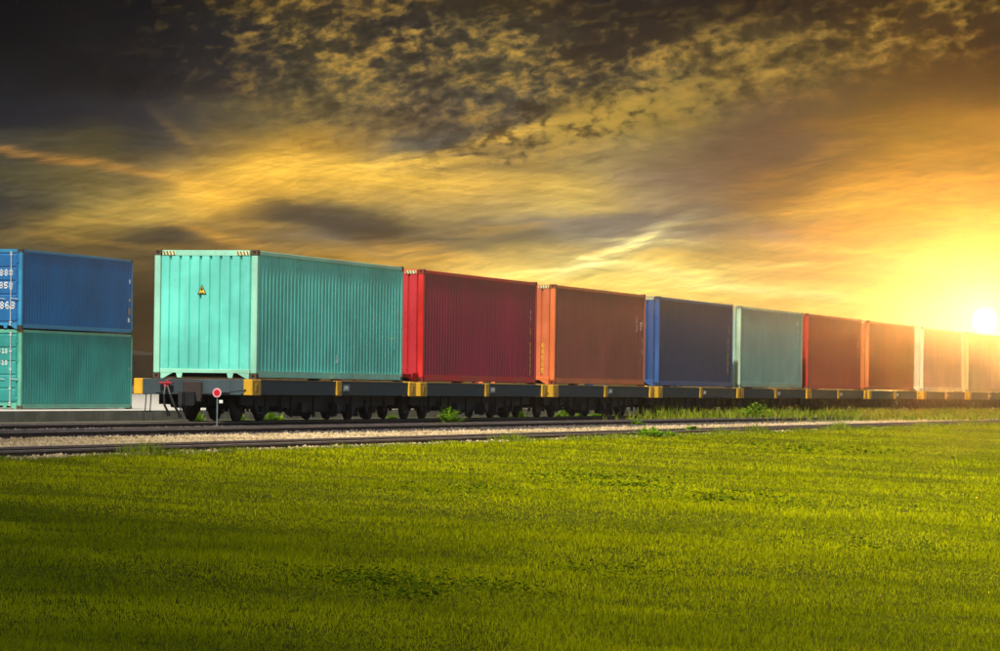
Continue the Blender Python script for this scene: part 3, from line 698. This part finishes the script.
# ------------------------------------------------------------------ wagons
WL, WW = 13.65, 2.72
GW = 'flat wagons of the freight train'
def make_wagon(label):
    w = thing('container_wagon', label, 'railway wagon', (0, 0, 0), 0, GW)
    hy = WW / 2
    for s in (-1, 1):
        b = MB(); y = s * hy; yi = s * (hy - .09)
        y0, y1 = min(y, yi), max(y, yi)
        yw0, yw1 = (y0 + .02, y0 + .035) if s < 0 else (y1 - .035, y1 - .02)
        b.box(.13, WL - .13, y0, y1, .925, .945); b.box(.13, WL - .13, y0, y1, .615, .635); b.box(.13, WL - .13, yw0, yw1, .635, .925)
        for k in range(9):
            x = .9 + k * 1.48
            b.box(x, x + .015, min(yw0, yi), max(yw1, yi), .635, .925)
        b.build('side_sill', MT['sill'], w)
    for s in (0, 1):
        b = MB(); x0, x1 = (0, .12) if s == 0 else (WL - .12, WL)
        b.box(x0, x1, -hy, hy, .60, .948, 0, .01)
        xo = (-.02, -.003) if s == 0 else (WL + .003, WL + .02)
        for y in (-.75, .75): b.box(xo[0], xo[1], y - .12, y + .12, .64, .92)
        h = b.build('headstock', MT['sill'], w)
        # yellow corner boxes with the twistlock seats
        for s2 in (-1, 1):
            b = MB(); y0, y1 = (-hy - .03, -hy + .18) if s2 < 0 else (hy - .18, hy + .03)
            xa, xb = (-.025, .62) if s == 0 else (WL - .62, WL + .025)
            b.box(xa, xb, y0, y1, .595, .953, 0, .012)
            xm = (xa + xb) / 2
            yo = y0 - .012 if s2 < 0 else y1 + .012
            b.box(xm - .09, xm + .09, min(yo, y0), max(yo, y1), .68, .86, 1, .01)
            b.build('corner_bracket', [MT['yellow'], MT['yellow_worn']], w)
    for s in (-1, 1):
        b = MB(); y0, y1 = (-hy - .028, -hy + .1) if s < 0 else (hy - .1, hy + .028)
        b.box(WL / 2 - .19, WL / 2 + .19, y0, y1, .60, .953, 0, .01)
        b.box(WL / 2 - .10, WL / 2 + .10, y0 - .01, y1 + .01, .66, .70, 1)
        b.build('middle_bracket', [MT['yellow'], MT['yellow_worn']], w)
        b = MB(); ya = s * (hy - .017); yb = s * (hy + .004)
        b.box(WL / 2 + .45, WL / 2 + .95, min(ya, yb), max(ya, yb), .70, .86, 0, .004)
        p = b.build('number_plate', MT['plate_grey'], w)
        b = MB(); glyph_string(b, '71482', (WL / 2 + .49, s * (hy + .0055), .735), (1, 0, 0) if s < 0 else (-1, 0, 0), (0, 0, 1), (0, s, 0), .09)
        b.build('number', MT['letter_white'], p)
    b = MB()
    b.box(.13, WL - .13, -hy + .11, hy - .11, .905, .935)
    for k in range(14): b.box(.5 + k * .97, .62 + k * .97, -hy + .11, hy - .11, .70, .904)
    b.build('deck', MT['deck'], w)
    # deep centre sill and fishbelly side girders
    for y in (-.95, -.2, .2, .95):
        b = MB()
        z = .26 if abs(y) > .5 else .30
        b.prism([(.5, .60), (WL - .5, .60), (WL - .5, .38), (WL - 3.4, .34), (WL - 4.4, z), (4.4, z), (3.4, .34), (.5, .38)], 'y', y - .02, y + .02)
        b.prism([(4.4, z - .015), (WL - 4.4, z - .015), (WL - 4.4, z), (4.4, z)], 'y', y - .09, y + .09)
        b.box(.5, WL - .5, y - .08, y + .08, .598, .612)
        b.build('girder', MT['under'], w)
    # brake gear
    b = MB(); b.tube([(5.6, -.55, .28), (7.0, -.55, .28)], [.17, .17], 16); b.tube([(5.54, -.55, .28), (5.6, -.55, .28)], [.08, .17], 16); b.tube([(7.0, -.55, .28), (7.06, -.55, .28)], [.17, .08], 16)
    b.build('air_tank', MT['under'], w)
    b = MB(); b.tube([(7.7, .5, .34), (8.3, .5, .34)], .15, 14); b.tube([(8.3, .5, .34), (9.0, .5, .32)], .03, 8); b.build('brake_cylinder', MT['under'], w)
    b = MB()
    b.tube([(3.0, -.62, .22), (5.4, -.66, .25), (9.0, -.6, .22)], .022, 6); b.tube([(.3, .35, .5), (WL - .3, .35, .5)], .02, 6)
    b.box(8.8, 9.3, -1.05, -.75, .16, .42, bev=.01); b.box(4.75, 5.15, -1.1, -.85, .2, .44, bev=.01)
    b.box(7.3, 7.42, -1.16, -.9, .12, .44); b.tube([(7.36, -1.2, .28), (7.36, -1.24, .28)], .11, 14)
    for k in range(15):
        x = 3.9 + k * .42 + .1 * math.sin(k * 5.1); yy = (-1.08, -.7, .75, 1.0)[k % 4]
        b.box(x, x + .05 + .05 * (k % 3), yy - .03, yy + .03, .10 + .05 * ((k * 7) % 4), .58)
    for x in (1.9, 3.05, WL - 3.05, WL - 1.9): b.box(x - .02, x + .02, -1.12, -1.06, .2, .60)
    b.build('brake_rigging', MT['under'], w)
    # steps under the corners
    for x in (.75, WL - .75):
        for s in (-1, 1):
            b = MB()
            for dx in (-.17, .17): b.tube([(x + dx, s * (hy - .06), .6), (x + dx, s * (hy - .04), .22)], .012, 6)
            b.box(x - .19, x + .19, s * (hy - .05) - .05, s * (hy - .05) + .05, .205, .222)
            b.build('step', MT['under'], w)
    # bogies
    for xc in (2.35, WL - 2.35):
        b = MB()
        for s in (-1, 1):
            y = s * .82
            b.prism([(xc - 1.22, .52), (xc - 1.22, .36), (xc - 1.02, .34), (xc - .62, .36), (xc - .36, .17), (xc + .36, .17), (xc + .62, .36), (xc + 1.02, .34), (xc + 1.22, .36), (xc + 1.22, .52), (xc + .45, .60), (xc - .45, .60)], 'y', y - .06, y + .06)
            for dx in (-.16, 0, .16):
                b.tube([(xc + dx, y - s * -.09, .2), (xc + dx, y - s * -.09, .46)], .055, 10)
            b.box(xc - .3, xc + .3, y - .16, y + .16, .46, .52)
        b.box(xc - .2, xc + .2, -.8, .8, .40, .58)
        bg = b.build('bogie', MT['under'], w)
        for dx in (-.87, .87):
            for s in (-1, 1):
                b = MB(); b.lathe([(-.065, .10), (-.065, .375), (-.02, .39), (.0, .40), (.045, .395), (.045, .33), (.015, .31), (.015, .15), (.065, .12), (.065, .10)] if s < 0 else
                                  [(-.065, .10), (-.065, .12), (-.015, .15), (-.015, .31), (-.045, .33), (-.045, .395), (0, .40), (.02, .39), (.065, .375), (.065, .10)], (xc + dx, s * .53, .392), 'y', 36)
                b.build('wheel', MT['wheel'], bg, True)
                b = MB(); b.lathe([(-.12, .06), (-.10, .10), (.12, .11)] if s < 0 else [(-.12, .11), (.10, .10), (.12, .06)], (xc + dx, s * .90, .40), 'y', 16)
                b.box(xc + dx - .13, xc + dx + .13, s * .86 - .08, s * .86 + .08, .30, .50, 0, .02)
                b.build('axle_box', MT['under'], bg)
            b = MB(); b.tube([(xc + dx, -.9, .392), (xc + dx, .9, .392)], .07, 12); b.build('axle', MT['wheel'], bg)
        for dx in (-.42, .42):
            b = MB()
            for s in (-1, 1): b.box(xc + dx - .04, xc + dx + .04, s * .53 - .06, s * .53 + .06, .22, .52)
            b.box(xc + dx - .03, xc + dx + .03, -.55, .55, .30, .37); b.build('brake_beam', MT['under'], bg)
    # couplers, draft boxes and hoses at each end
    for s in (0, 1):
        sg = -1 if s == 0 else 1; X = 0 if s == 0 else WL
        b = MB()
        b.box(min(X - sg * .6, X + sg * .28), max(X - sg * .6, X + sg * .28), -.11, .11, .42, .60, 0, .02)
        xs = sorted((X + sg * .005, X + sg * .08)); b.box(xs[0], xs[1], -.22, .22, .44, .90, 1, .02)
        cp = b.build('coupler', [MT['under'], MT['brown']], w)
        b = MB(); x = X + sg * .28
        b.prism([(x, -.15), (x + sg * .14, -.17), (x + sg * .24, -.09), (x + sg * .16, -.02), (x + sg * .12, .04), (x + sg * .26, .08), (x + sg * .25, .17), (x, .16)], 'z', .36, .66)
        b.build('knuckle', MT['under'], cp)
        yh = .62
        b = MB(); xh = X + sg * .1
        b.tube([(X, yh, .86), (xh, yh, .84), (xh + sg * .03, yh, .76)], .035, 8); b.box(xh - .05, xh + .05, yh - .17, yh + .14, .83, .875, bev=.01)
        b.box(xh - .03, xh + .03, yh - .09, yh - .02, .74, .92, bev=.01)
        bh = b.build('brake_pipe_cock', MT['hose_red'], w)
        for k, dy in enumerate((-.02, -.16)):
            b = MB(); b.tube([(xh + sg * .03, yh + dy * .4, .78), (xh + sg * .14, yh + dy, .60), (xh + sg * .13, yh + dy * 1.6, .36), (xh + sg * .04, yh + dy * 1.9 - .05, .2 - .04 * k)], .028, 8)
            b.tube([(xh + sg * .04, yh + dy * 1.9 - .05, .2 - .04 * k), (xh + sg * .02, yh + dy * 1.9 - .06, .12 - .04 * k)], .045, 8)
            b.build('brake_hose', MT['hose'], bh)
        b = MB(); b.tube([(X + sg * .02, .3, .62), (X + sg * .10, .28, .40), (X + sg * .12, .24, .22)], .018, 6); b.tube([(X + sg * .03, -1.25, .72), (X + sg * .16, -.9, .66), (X + sg * .16, -.2, .62)], .014, 6)
        b.build('uncoupling_lever', MT['under'], w)
    return w
MT['yellow_worn'] = painted('marking_yellow_worn', (.40, .20, .015), .7, .5, 1.0)
MT['hose_red'] = painted('cock_red', (.30, .012, .02), .5, .3, .5)
WLAB = ['leftmost flat wagon, carrying the turquoise green container', 'flat wagon carrying the maroon container', 'flat wagon carrying the brick brown container',
        'flat wagon carrying the dark navy blue container', 'flat wagon carrying the pale grey green container', 'flat wagon carrying the dark brick red container',
        'flat wagon carrying the orange red container', 'flat wagon under the haze-paled pinkish brown container', 'flat wagon under the haze-paled tan container at the right edge', 'flat wagon carrying the grey container', 'flat wagon carrying the farthest brown container', 'last flat wagon, carrying the far green container']
wag = make_wagon(WLAB[0])
for i in range(len(TRAIN)):
    o = wag if i == 0 else copy_tree(wag)
    o['label'] = WLAB[i]; o.location = (XS[i] - .80, 30.2, 0)

# marker disc on a post in front of the first wagon
mp = thing('track_marker', 'small red disc with white rim on a thin post in front of the first wagon', 'marker', (89.35, 29.1, -.14))
b = MB(); b.tube([(0, 0, -.05), (0, 0, .72)], .016, 10); b.build('post', MT['plate_grey'], mp)
b = MB(); b.box(-.16, .16, -.14, .14, -.02, .035, bev=.008); b.tube([(-.02, .1, .03), (-.06, .3, .06)], .02, 8); b.build('base', MT['under'], mp)
b = MB(); b.lathe([(-.010, .10), (0, .103), (.010, .10)], (-.03, 0, .79), 'x', 32); d = b.build('disc', MT['pink'], mp)
b = MB(); b.lathe([(-.016, .068), (-.0105, .07)], (-.03, 0, .79), 'x', 28); b.build('red_centre', MT['red'], d)
b = MB(); b.box(-.03, .01, -.13, -.05, .56, .63, bev=.006); b.build('reflector', MT['white'], mp)

# ------------------------------------------------------------------ grass and weeds
def leafmat(name, stops, trans=.35, sc=.35):
    m, nt, b = new_mat(name); at = nd(nt, 'ShaderNodeAttribute', attribute_name='tone')
    cr = nd(nt, 'ShaderNodeValToRGB'); e = cr.color_ramp.elements
    e[0].position = stops[0][0]; e[0].color = stops[0][1] + (1,); e[1].position = stops[-1][0]; e[1].color = stops[-1][1] + (1,)
    for p, c in stops[1:-1]: x = e.new(p); x.color = c + (1,)
    nt.links.new(at.outputs['Fac'], cr.inputs[0])
    ge = nd(nt, 'ShaderNodeNewGeometry'); nn = nd(nt, 'ShaderNodeTexNoise'); nn.inputs['Scale'].default_value = sc; nn.inputs['Detail'].default_value = 5; nt.links.new(ge.outputs['Position'], nn.inputs['Vector'])
    col = mixc(nt, mrange(nt, nn.outputs[0], .38, .66), cr.outputs[0], (.62, .66, .6), 'MULTIPLY')
    nt.links.new(col, b.inputs['Base Color']); b.inputs['Roughness'].default_value = .9; b.inputs['Specular IOR Level'].default_value = .0
    tr = nd(nt, 'ShaderNodeBsdfTranslucent'); nt.links.new(col, tr.inputs[0]); mx = nd(nt, 'ShaderNodeMixShader'); mx.inputs[0].default_value = trans
    out = nt.nodes['Material Output']; nt.links.new(b.outputs[0], mx.inputs[1]); nt.links.new(tr.outputs[0], mx.inputs[2]); nt.links.new(mx.outputs[0], out.inputs[0])
    return m
MT['grass'] = leafmat('lawn_grass', [(0, (.20, .22, .001)), (.45, (.39, .405, .001)), (.85, (.54, .53, .002)), (1, (.55, .50, .01))], .22)
MT['weed'] = leafmat('weed_leaf', [(0, (.10, .22, .01)), (.6, (.26, .46, .015)), (1, (.46, .60, .04))], .45, 2.0)
MT['verge'] = leafmat('verge_grass', [(0, (.12, .20, .01)), (.6, (.28, .36, .015)), (1, (.52, .48, .06))], .4, .8)
MT['clover'] = leafmat('clover_leaf', [(0, (.07, .11, .003)), (.6, (.15, .21, .004)), (1, (.27, .33, .006))], .3, 2.0)
def blades(x, y, z, h, w, tone, lean=.5, r=rng):
    """bent grass blades: five points, a quad and a tip each -> returned as triangles"""
    n = len(x); a = r.uniform(0, 2 * np.pi, n); la = r.uniform(0, 2 * np.pi, n); le = r.random(n) * lean
    dx, dy = np.cos(a) * w / 2, np.sin(a) * w / 2; lx, ly = np.cos(la) * le * h, np.sin(la) * le * h
    P = np.stack([x, y, z], -1)
    v = np.zeros((n, 5, 3)); s = np.stack([dx, dy, 0 * dx], -1); b_ = np.stack([lx, ly, 0 * lx], -1)
    v[:, 0] = P - s; v[:, 1] = P + s
    mid = P + b_ * .35 + np.stack([0 * h, 0 * h, h * .6], -1); v[:, 2] = mid + s * .75; v[:, 3] = mid - s * .75
    v[:, 4] = P + b_ + np.stack([0 * h, 0 * h, h * (1 - .35 * le)], -1)
    F = np.array([(0, 1, 2), (0, 2, 3), (3, 2, 4)]); F = (F[None] + (np.arange(n) * 5)[:, None, None]).reshape(-1, 3)
    return v.reshape(-1, 3), F, np.repeat(tone, 5)
# lawn: blade count falls and blade width grows with distance from the viewer
NB = 1150000
u = rng.random(NB); R = 17.0 * (150.0 / 17.0) ** u
th = HEAD + rng.uniform(-.19, .165, NB)
wing = rng.random(NB) < .2; th[wing] = HEAD - .19 - .30 * rng.random(wing.sum())
gx_, gy_ = R * np.cos(th), R * np.sin(th)
keep = gy_ < LAWN_Y + .22 * (vnoise(gx_, gy_, .9, 8) - .3)
# patches where rails are overgrown further to the right
gx_, gy_, R = gx_[keep], gy_[keep], R[keep]
cl = vnoise(gx_, gy_, 2.2, 21); c2 = vnoise(gx_, gy_, .8, 22)
hh = (.014 + .020 * rng.random(len(gx_))) * np.where(rng.random(len(gx_)) < .006, 2.6, 1.0) * (.58 + .3 * cl + .8 * c2 * c2) * np.where(vnoise(gx_, gy_, .33, 27) * .6 + .4 * cl > .62, 1.6, 1.0) * np.clip(1 + .1 * (R - 20) / 30, 1, 1.3)
ww = np.clip(.0027 * R / 17, .0034, .022) * rng.uniform(.7, 1.3, len(R))
tn = np.clip(.17 + .24 * rng.random(len(R)) + .22 * vnoise(gx_, gy_, 3.1, 31) + .30 * vnoise(gx_, gy_, .55, 33) + .2 * (vnoise(gx_, gy_, 7.5, 35) - .3), 0, .92)
tn[rng.random(len(R)) < .05] = 1.0
V, F, T = blades(gx_, gy_, lawn_z(gx_, gy_) - .004, hh, ww, tn, .9)
stuff(fastmesh('grass', V, F, MT['grass'], T), 'short yellow green lawn grass filling the foreground', 'grass')
# fringe of taller pale grass along the gravel edge
n = 26000; x = 42 * (150 / 42) ** rng.random(n); y = LAWN_Y + rng.normal(0.05, .12, n) + .12 * (vnoise(x, x * 0, 1.1, 5) - .5)
hh = rng.uniform(.03, .085, n) * (.5 + vnoise(x, x * 0 + 3, .8, 6)); hh = hh * np.where(vnoise(x, x * 0 + 9, 1.7, 71) > .80, 2.3, 1.0) * np.where(x > 70, 1.3, 1.0); V, F, T = blades(x, y, np.full(n, -.10), hh, np.clip(.0035 * x / 25, .008, .022), np.clip(rng.normal(.6, .25, n), 0, 1), .9)
stuff(fastmesh('fringe_grass', V, F, MT['verge'], T), 'pale taller grass fringe along the nearest rail', 'grass')
st = stones('edge_stones', (17.5, 17.95), (42, 140), 1500, -.10, (.025, .055), MT['stone'], sink=.5, sd=9)
stuff(st, 'pale stones scattered where the lawn meets the nearest rail', 'gravel')
# overgrown verge right of the navy container: tall weeds between the tracks
n = 60000; x = rng.uniform(100, 215, n); y = rng.uniform(18.0, 29.0, n)
pr = np.clip((x - 128) / 10, 0, 1) * np.clip((y - 26.6) / .3, 0, 1) + np.clip((x - 133 + (y - 18) * 2.2 - 14) / 26, 0, 1)
pr *= .35 + 1.1 * vnoise(x, y, 2.6, 41)
k = rng.random(n) < pr; x, y = x[k], y[k]; n = len(x)
hh = rng.uniform(.12, .42, n) * (.4 + .9 * vnoise(x, y, 3.5, 42)) * np.clip(.5 + (y - 19) / 9, .4, 1.15)
V, F, T = blades(x, y, np.full(n, -.14), hh, rng.uniform(.02, .045, n), np.clip(rng.normal(.6, .25, n), 0, 1), .9)
stuff(fastmesh('verge_weeds', V, F, MT['verge'], T), 'tall yellow green weeds growing over the tracks at the right', 'weeds')
# leafy plants
def plant(label, x, y, z, r, h, n=90, mat='weed', cat='weed', name='leafy_weed', group='weeds growing along the tracks'):
    rg = np.random.default_rng(int(x * 97 + y * 31) % 99999)
    P = []; Fs = []; T = []; c = 0
    for i in range(n):
        a = rg.uniform(0, 6.283); e = rg.uniform(.05, 1.0); L_ = rg.uniform(.45, 1.0)
        dirv = np.array([math.cos(a) * e * r, math.sin(a) * e * r, h * (1.15 - .7 * e)]) * L_
        base_ = np.array([rg.normal(0, r * .12), rg.normal(0, r * .12), 0])
        side = np.array([-math.sin(a), math.cos(a), 0]) * rg.uniform(.5, 1) * (r + h) * .07
        tip = base_ + dirv; mid = base_ + dirv * .62; droop = np.array([math.cos(a), math.sin(a), -.6]) * r * .16
        pts = [base_ - side * .15, base_ + side * .15, mid + side, tip + droop, mid - side]
        P += pts; Fs += [(c, c + 1, c + 2), (c, c + 2, c + 4), (c + 4, c + 2, c + 3)]; T += [rg.random()] * 5; c += 5
        # a few leaflets on the stalk
        for q in range(2):
            t_ = rg.uniform(.4, .95); p = base_ + dirv * t_; a2 = rg.uniform(0, 6.283); s_ = (r + h) * rg.uniform(.05, .10)
            d1 = np.array([math.cos(a2), math.sin(a2), rg.uniform(-.3, .5)]) * s_; d2 = np.array([-math.sin(a2), math.cos(a2), rg.uniform(-.3, .3)]) * s_ * .5
            P += [p, p + d1 * .5 + d2, p + d1, p + d1 * .5 - d2]; Fs += [(c, c + 1, c + 2), (c, c + 2, c + 3)]; T += [rg.random()] * 4; c += 4
    o = fastmesh(name, np.array(P), np.array(Fs), MT[mat], np.array(T)); o.location = (x, y, z)
    return tag(o, label, cat, group)
def at(px, py, Y=None, z=None):
    """a point on the plane y=Y or height z seen along a sight line of the survey"""
    dx, dy = px - 500, py - 325.5; c, s = math.cos(ROLL), math.sin(ROLL); X = dx * c + dy * s; Yv = -dx * s + dy * c
    d = fw + rt * (X / FPX) - up * (Yv / FPX)
    t = Y / d.y if Y is not None else (z - EYE) / d.z
    return Vector((0, 0, EYE)) + d * t
for px, Y, z, r, h, lab in [
    (196, 32.6, -.34, .35, .42, 'bright green weed behind the first bogie, left of the red marker disc'),
    (240, 32.8, -.34, .3, .30, 'low green weed behind the second wheelset of the first wagon'),
    (272, 33.4, -.45, .55, .52, 'large bright green weed in the gap under the turquoise container'),
    (392, 33.0, -.40, .35, .26, 'low green weed under the right end of the turquoise container'),
    (436, 28.55, -.13, .42, .48, 'tall leafy weed beside the wagon under the left part of the maroon container'),
    (518, 33.0, -.36, .5, .40, 'green weed seen under the wagon near the right end of the maroon container'),
    (566, 33.0, -.36, .6, .42, 'wide green weed seen under the left part of the brown container'),
    (583, 33.0, -.36, .4, .36, 'green weed seen under the middle of the brown container'),
    (598, 33.0, -.36, .4, .40, 'green weed seen just left of the middle bracket of the brown container wagon'),
    (658, 33.2, -.36, .5, .38, 'green weed seen under the left end of the navy container'),
    (686, 33.2, -.36, .4, .42, 'green weed seen under the middle of the navy container'),
    (755, 26.9, -.13, .70, .62, 'dense dark green bush beside the track below the pale grey green container')]:
    p = at(px, 415, Y=Y); plant(lab, p.x, Y if px != 436 else 28.2, z, r, h + (.28 if Y > 30 else .06), 110 if px != 755 else 240)
for px, Y, r, h, lab in [
    (637, 24.6, .35, .22, 'small green weed on the pale gravel below the brown container'),
    (655, 17.6, .55, .28, 'leafy weed hugging the nearest rail below the navy container'), (646, 17.65, .4, .30, 'taller weed beside the nearest rail just left of its neighbour'),
    (668, 17.6, .4, .20, 'low weed at the lawn edge, right one of the cluster below the navy container'),
    (692, 18.9, .4, .26, 'weed between the rails of the nearest track below the navy container'),
    (720, 18.7, .3, .18, 'tiny weed between the nearest rails left of the dark green bush')]:
    p = at(px, 430, Y=Y); plant(lab, p.x, Y, -.12, r, h, 60)
# darker clover clumps in the lawn
CV, CT = [], []
for k, (px, py, r, nn, lab) in enumerate([
    (372, 578, .42, 260, 'largest dark clover clump in the lawn, lower middle'), (400, 590, .22, 90, 'small dark clover clump right of the largest one'),
    (590, 476, .8, 260, 'dark clover patch in the lawn near the rails, right of the middle'), (615, 484, .5, 120, 'thin dark clover patch next to the one near the rails'),
    (735, 497, .9, 240, 'wide dark clover patch in the right half of the lawn'), (470, 490, .7, 120, 'faint dark patch in the middle of the lawn'),
    (830, 450, 1.2, 130, 'dark patch in the lawn under the orange red container'), (620, 570, .4, 110, 'dark clover patch in the lower right middle of the lawn'),
    (500, 585, .3, 60, 'faint clover patch near the bottom middle of the lawn'), (880, 545, .6, 140, 'dark clover patch at the lower right of the lawn')]):
    p = at(px, py, z=-.35)
    for _ in range(6): p = at(px, py, z=float(lawn_z(np.array(p.x), np.array(p.y))) + .04)
    rg = np.random.default_rng(500 + k); n = nn * 5; q = rg.normal(0, .62, (n, 2)) * r * np.array([2.4, 1.2]); c, s = math.cos(HEAD), math.sin(HEAD)
    q = q[vnoise(q[:, 0] + 50, q[:, 1] + 50, .28 * max(1, r), 80 + k) + rg.normal(0, .08, n) > .56]; n = len(q)
    X = q[:, 0] * c - q[:, 1] * s; Y = q[:, 0] * s + q[:, 1] * c
    Z = lawn_z(X + p.x, Y + p.y) - float(lawn_z(np.array(p.x), np.array(p.y)))
    hz = rg.uniform(.02, .06, n); a = rg.uniform(0, 6.283, n); sz = rg.uniform(.010, .020, n) * max(1, p.x / 34)
    C = np.stack([X, Y, Z + hz], -1); d1 = np.stack([np.cos(a), np.sin(a), rg.uniform(-.5, .5, n)], -1) * sz[:, None]; d2 = np.stack([-np.sin(a), np.cos(a), rg.uniform(-.5, .5, n)], -1) * sz[:, None]
    V = np.stack([C - d1, C - d2, C + d1, C + d2], 1).reshape(-1, 3); F = np.arange(n * 4).reshape(-1, 4)
    CV.append(V + np.array([p.x, p.y, float(lawn_z(np.array(p.x), np.array(p.y)))])); CT.append(np.repeat(rg.random(n), 4))
V = np.concatenate(CV); stuff(fastmesh('clover', V, np.arange(len(V)).reshape(-1, 4), MT['clover'], np.concatenate(CT)), 'dark green clover growing in patches in the lawn', 'clover')

# ------------------------------------------------------------------ warm evening air
m = bpy.data.materials.new('haze_air'); m.use_nodes = True; nt = m.node_tree; nt.nodes.clear()
pv_ = nt.nodes.new('ShaderNodeVolumePrincipled'); pv_.inputs['Color'].default_value = (1.0, .95, .88, 1); pv_.inputs['Density'].default_value = .0020; pv_.inputs['Anisotropy'].default_value = .975
oo = nt.nodes.new('ShaderNodeOutputMaterial'); nt.links.new(pv_.outputs[0], oo.inputs['Volume'])
b = MB(); b.box(-3100, 3300, -3100, 3100, -2.2, 6.4)
hz = b.build('haze', m); stuff(hz)

# ------------------------------------------------------------------ unseen cloud added towards the sun to shade the near left of the lawn
m, nt, b = new_mat('shade_cloud_white'); b.inputs['Base Color'].default_value = (.8, .8, .8, 1); b.inputs['Roughness'].default_value = 1
ALT = 900.0; off = to_sun * (ALT / to_sun.z)
bm = bmesh.new(); rg = random.Random(5)
e0, e1 = Vector((24.9, 2.8, 0)), Vector((51.0, 16.3, 0)); dr = (e1 - e0).normalized(); nr = Vector((-dr.y, dr.x, 0))
for i in range(70):
    r = rg.uniform(45, 80); d = rg.uniform(-230, 230); q = rg.uniform(r + 1.5, 260)
    if i < 26: r = 60; d = -230 + i * 18.4; q = r + rg.uniform(-.5, 2.5)
    c = (e0 + e1) / 2 + dr * d + nr * q + off
    ret = bmesh.ops.create_icosphere(bm, subdivisions=3, radius=r)
    for v in ret['verts']: v.co = Vector((v.co.x, v.co.y, v.co.z * .5)) * (1 + .03 * math.sin(v.co.x * .21) * math.sin(v.co.y * .17)) + c
me = bpy.data.meshes.new('added_shade_cloud'); bm.to_mesh(me); bm.free(); me.materials.append(m); me.polygons.foreach_set('use_smooth', [True] * len(me.polygons))
structure(link(me, 'added_shade_cloud'))
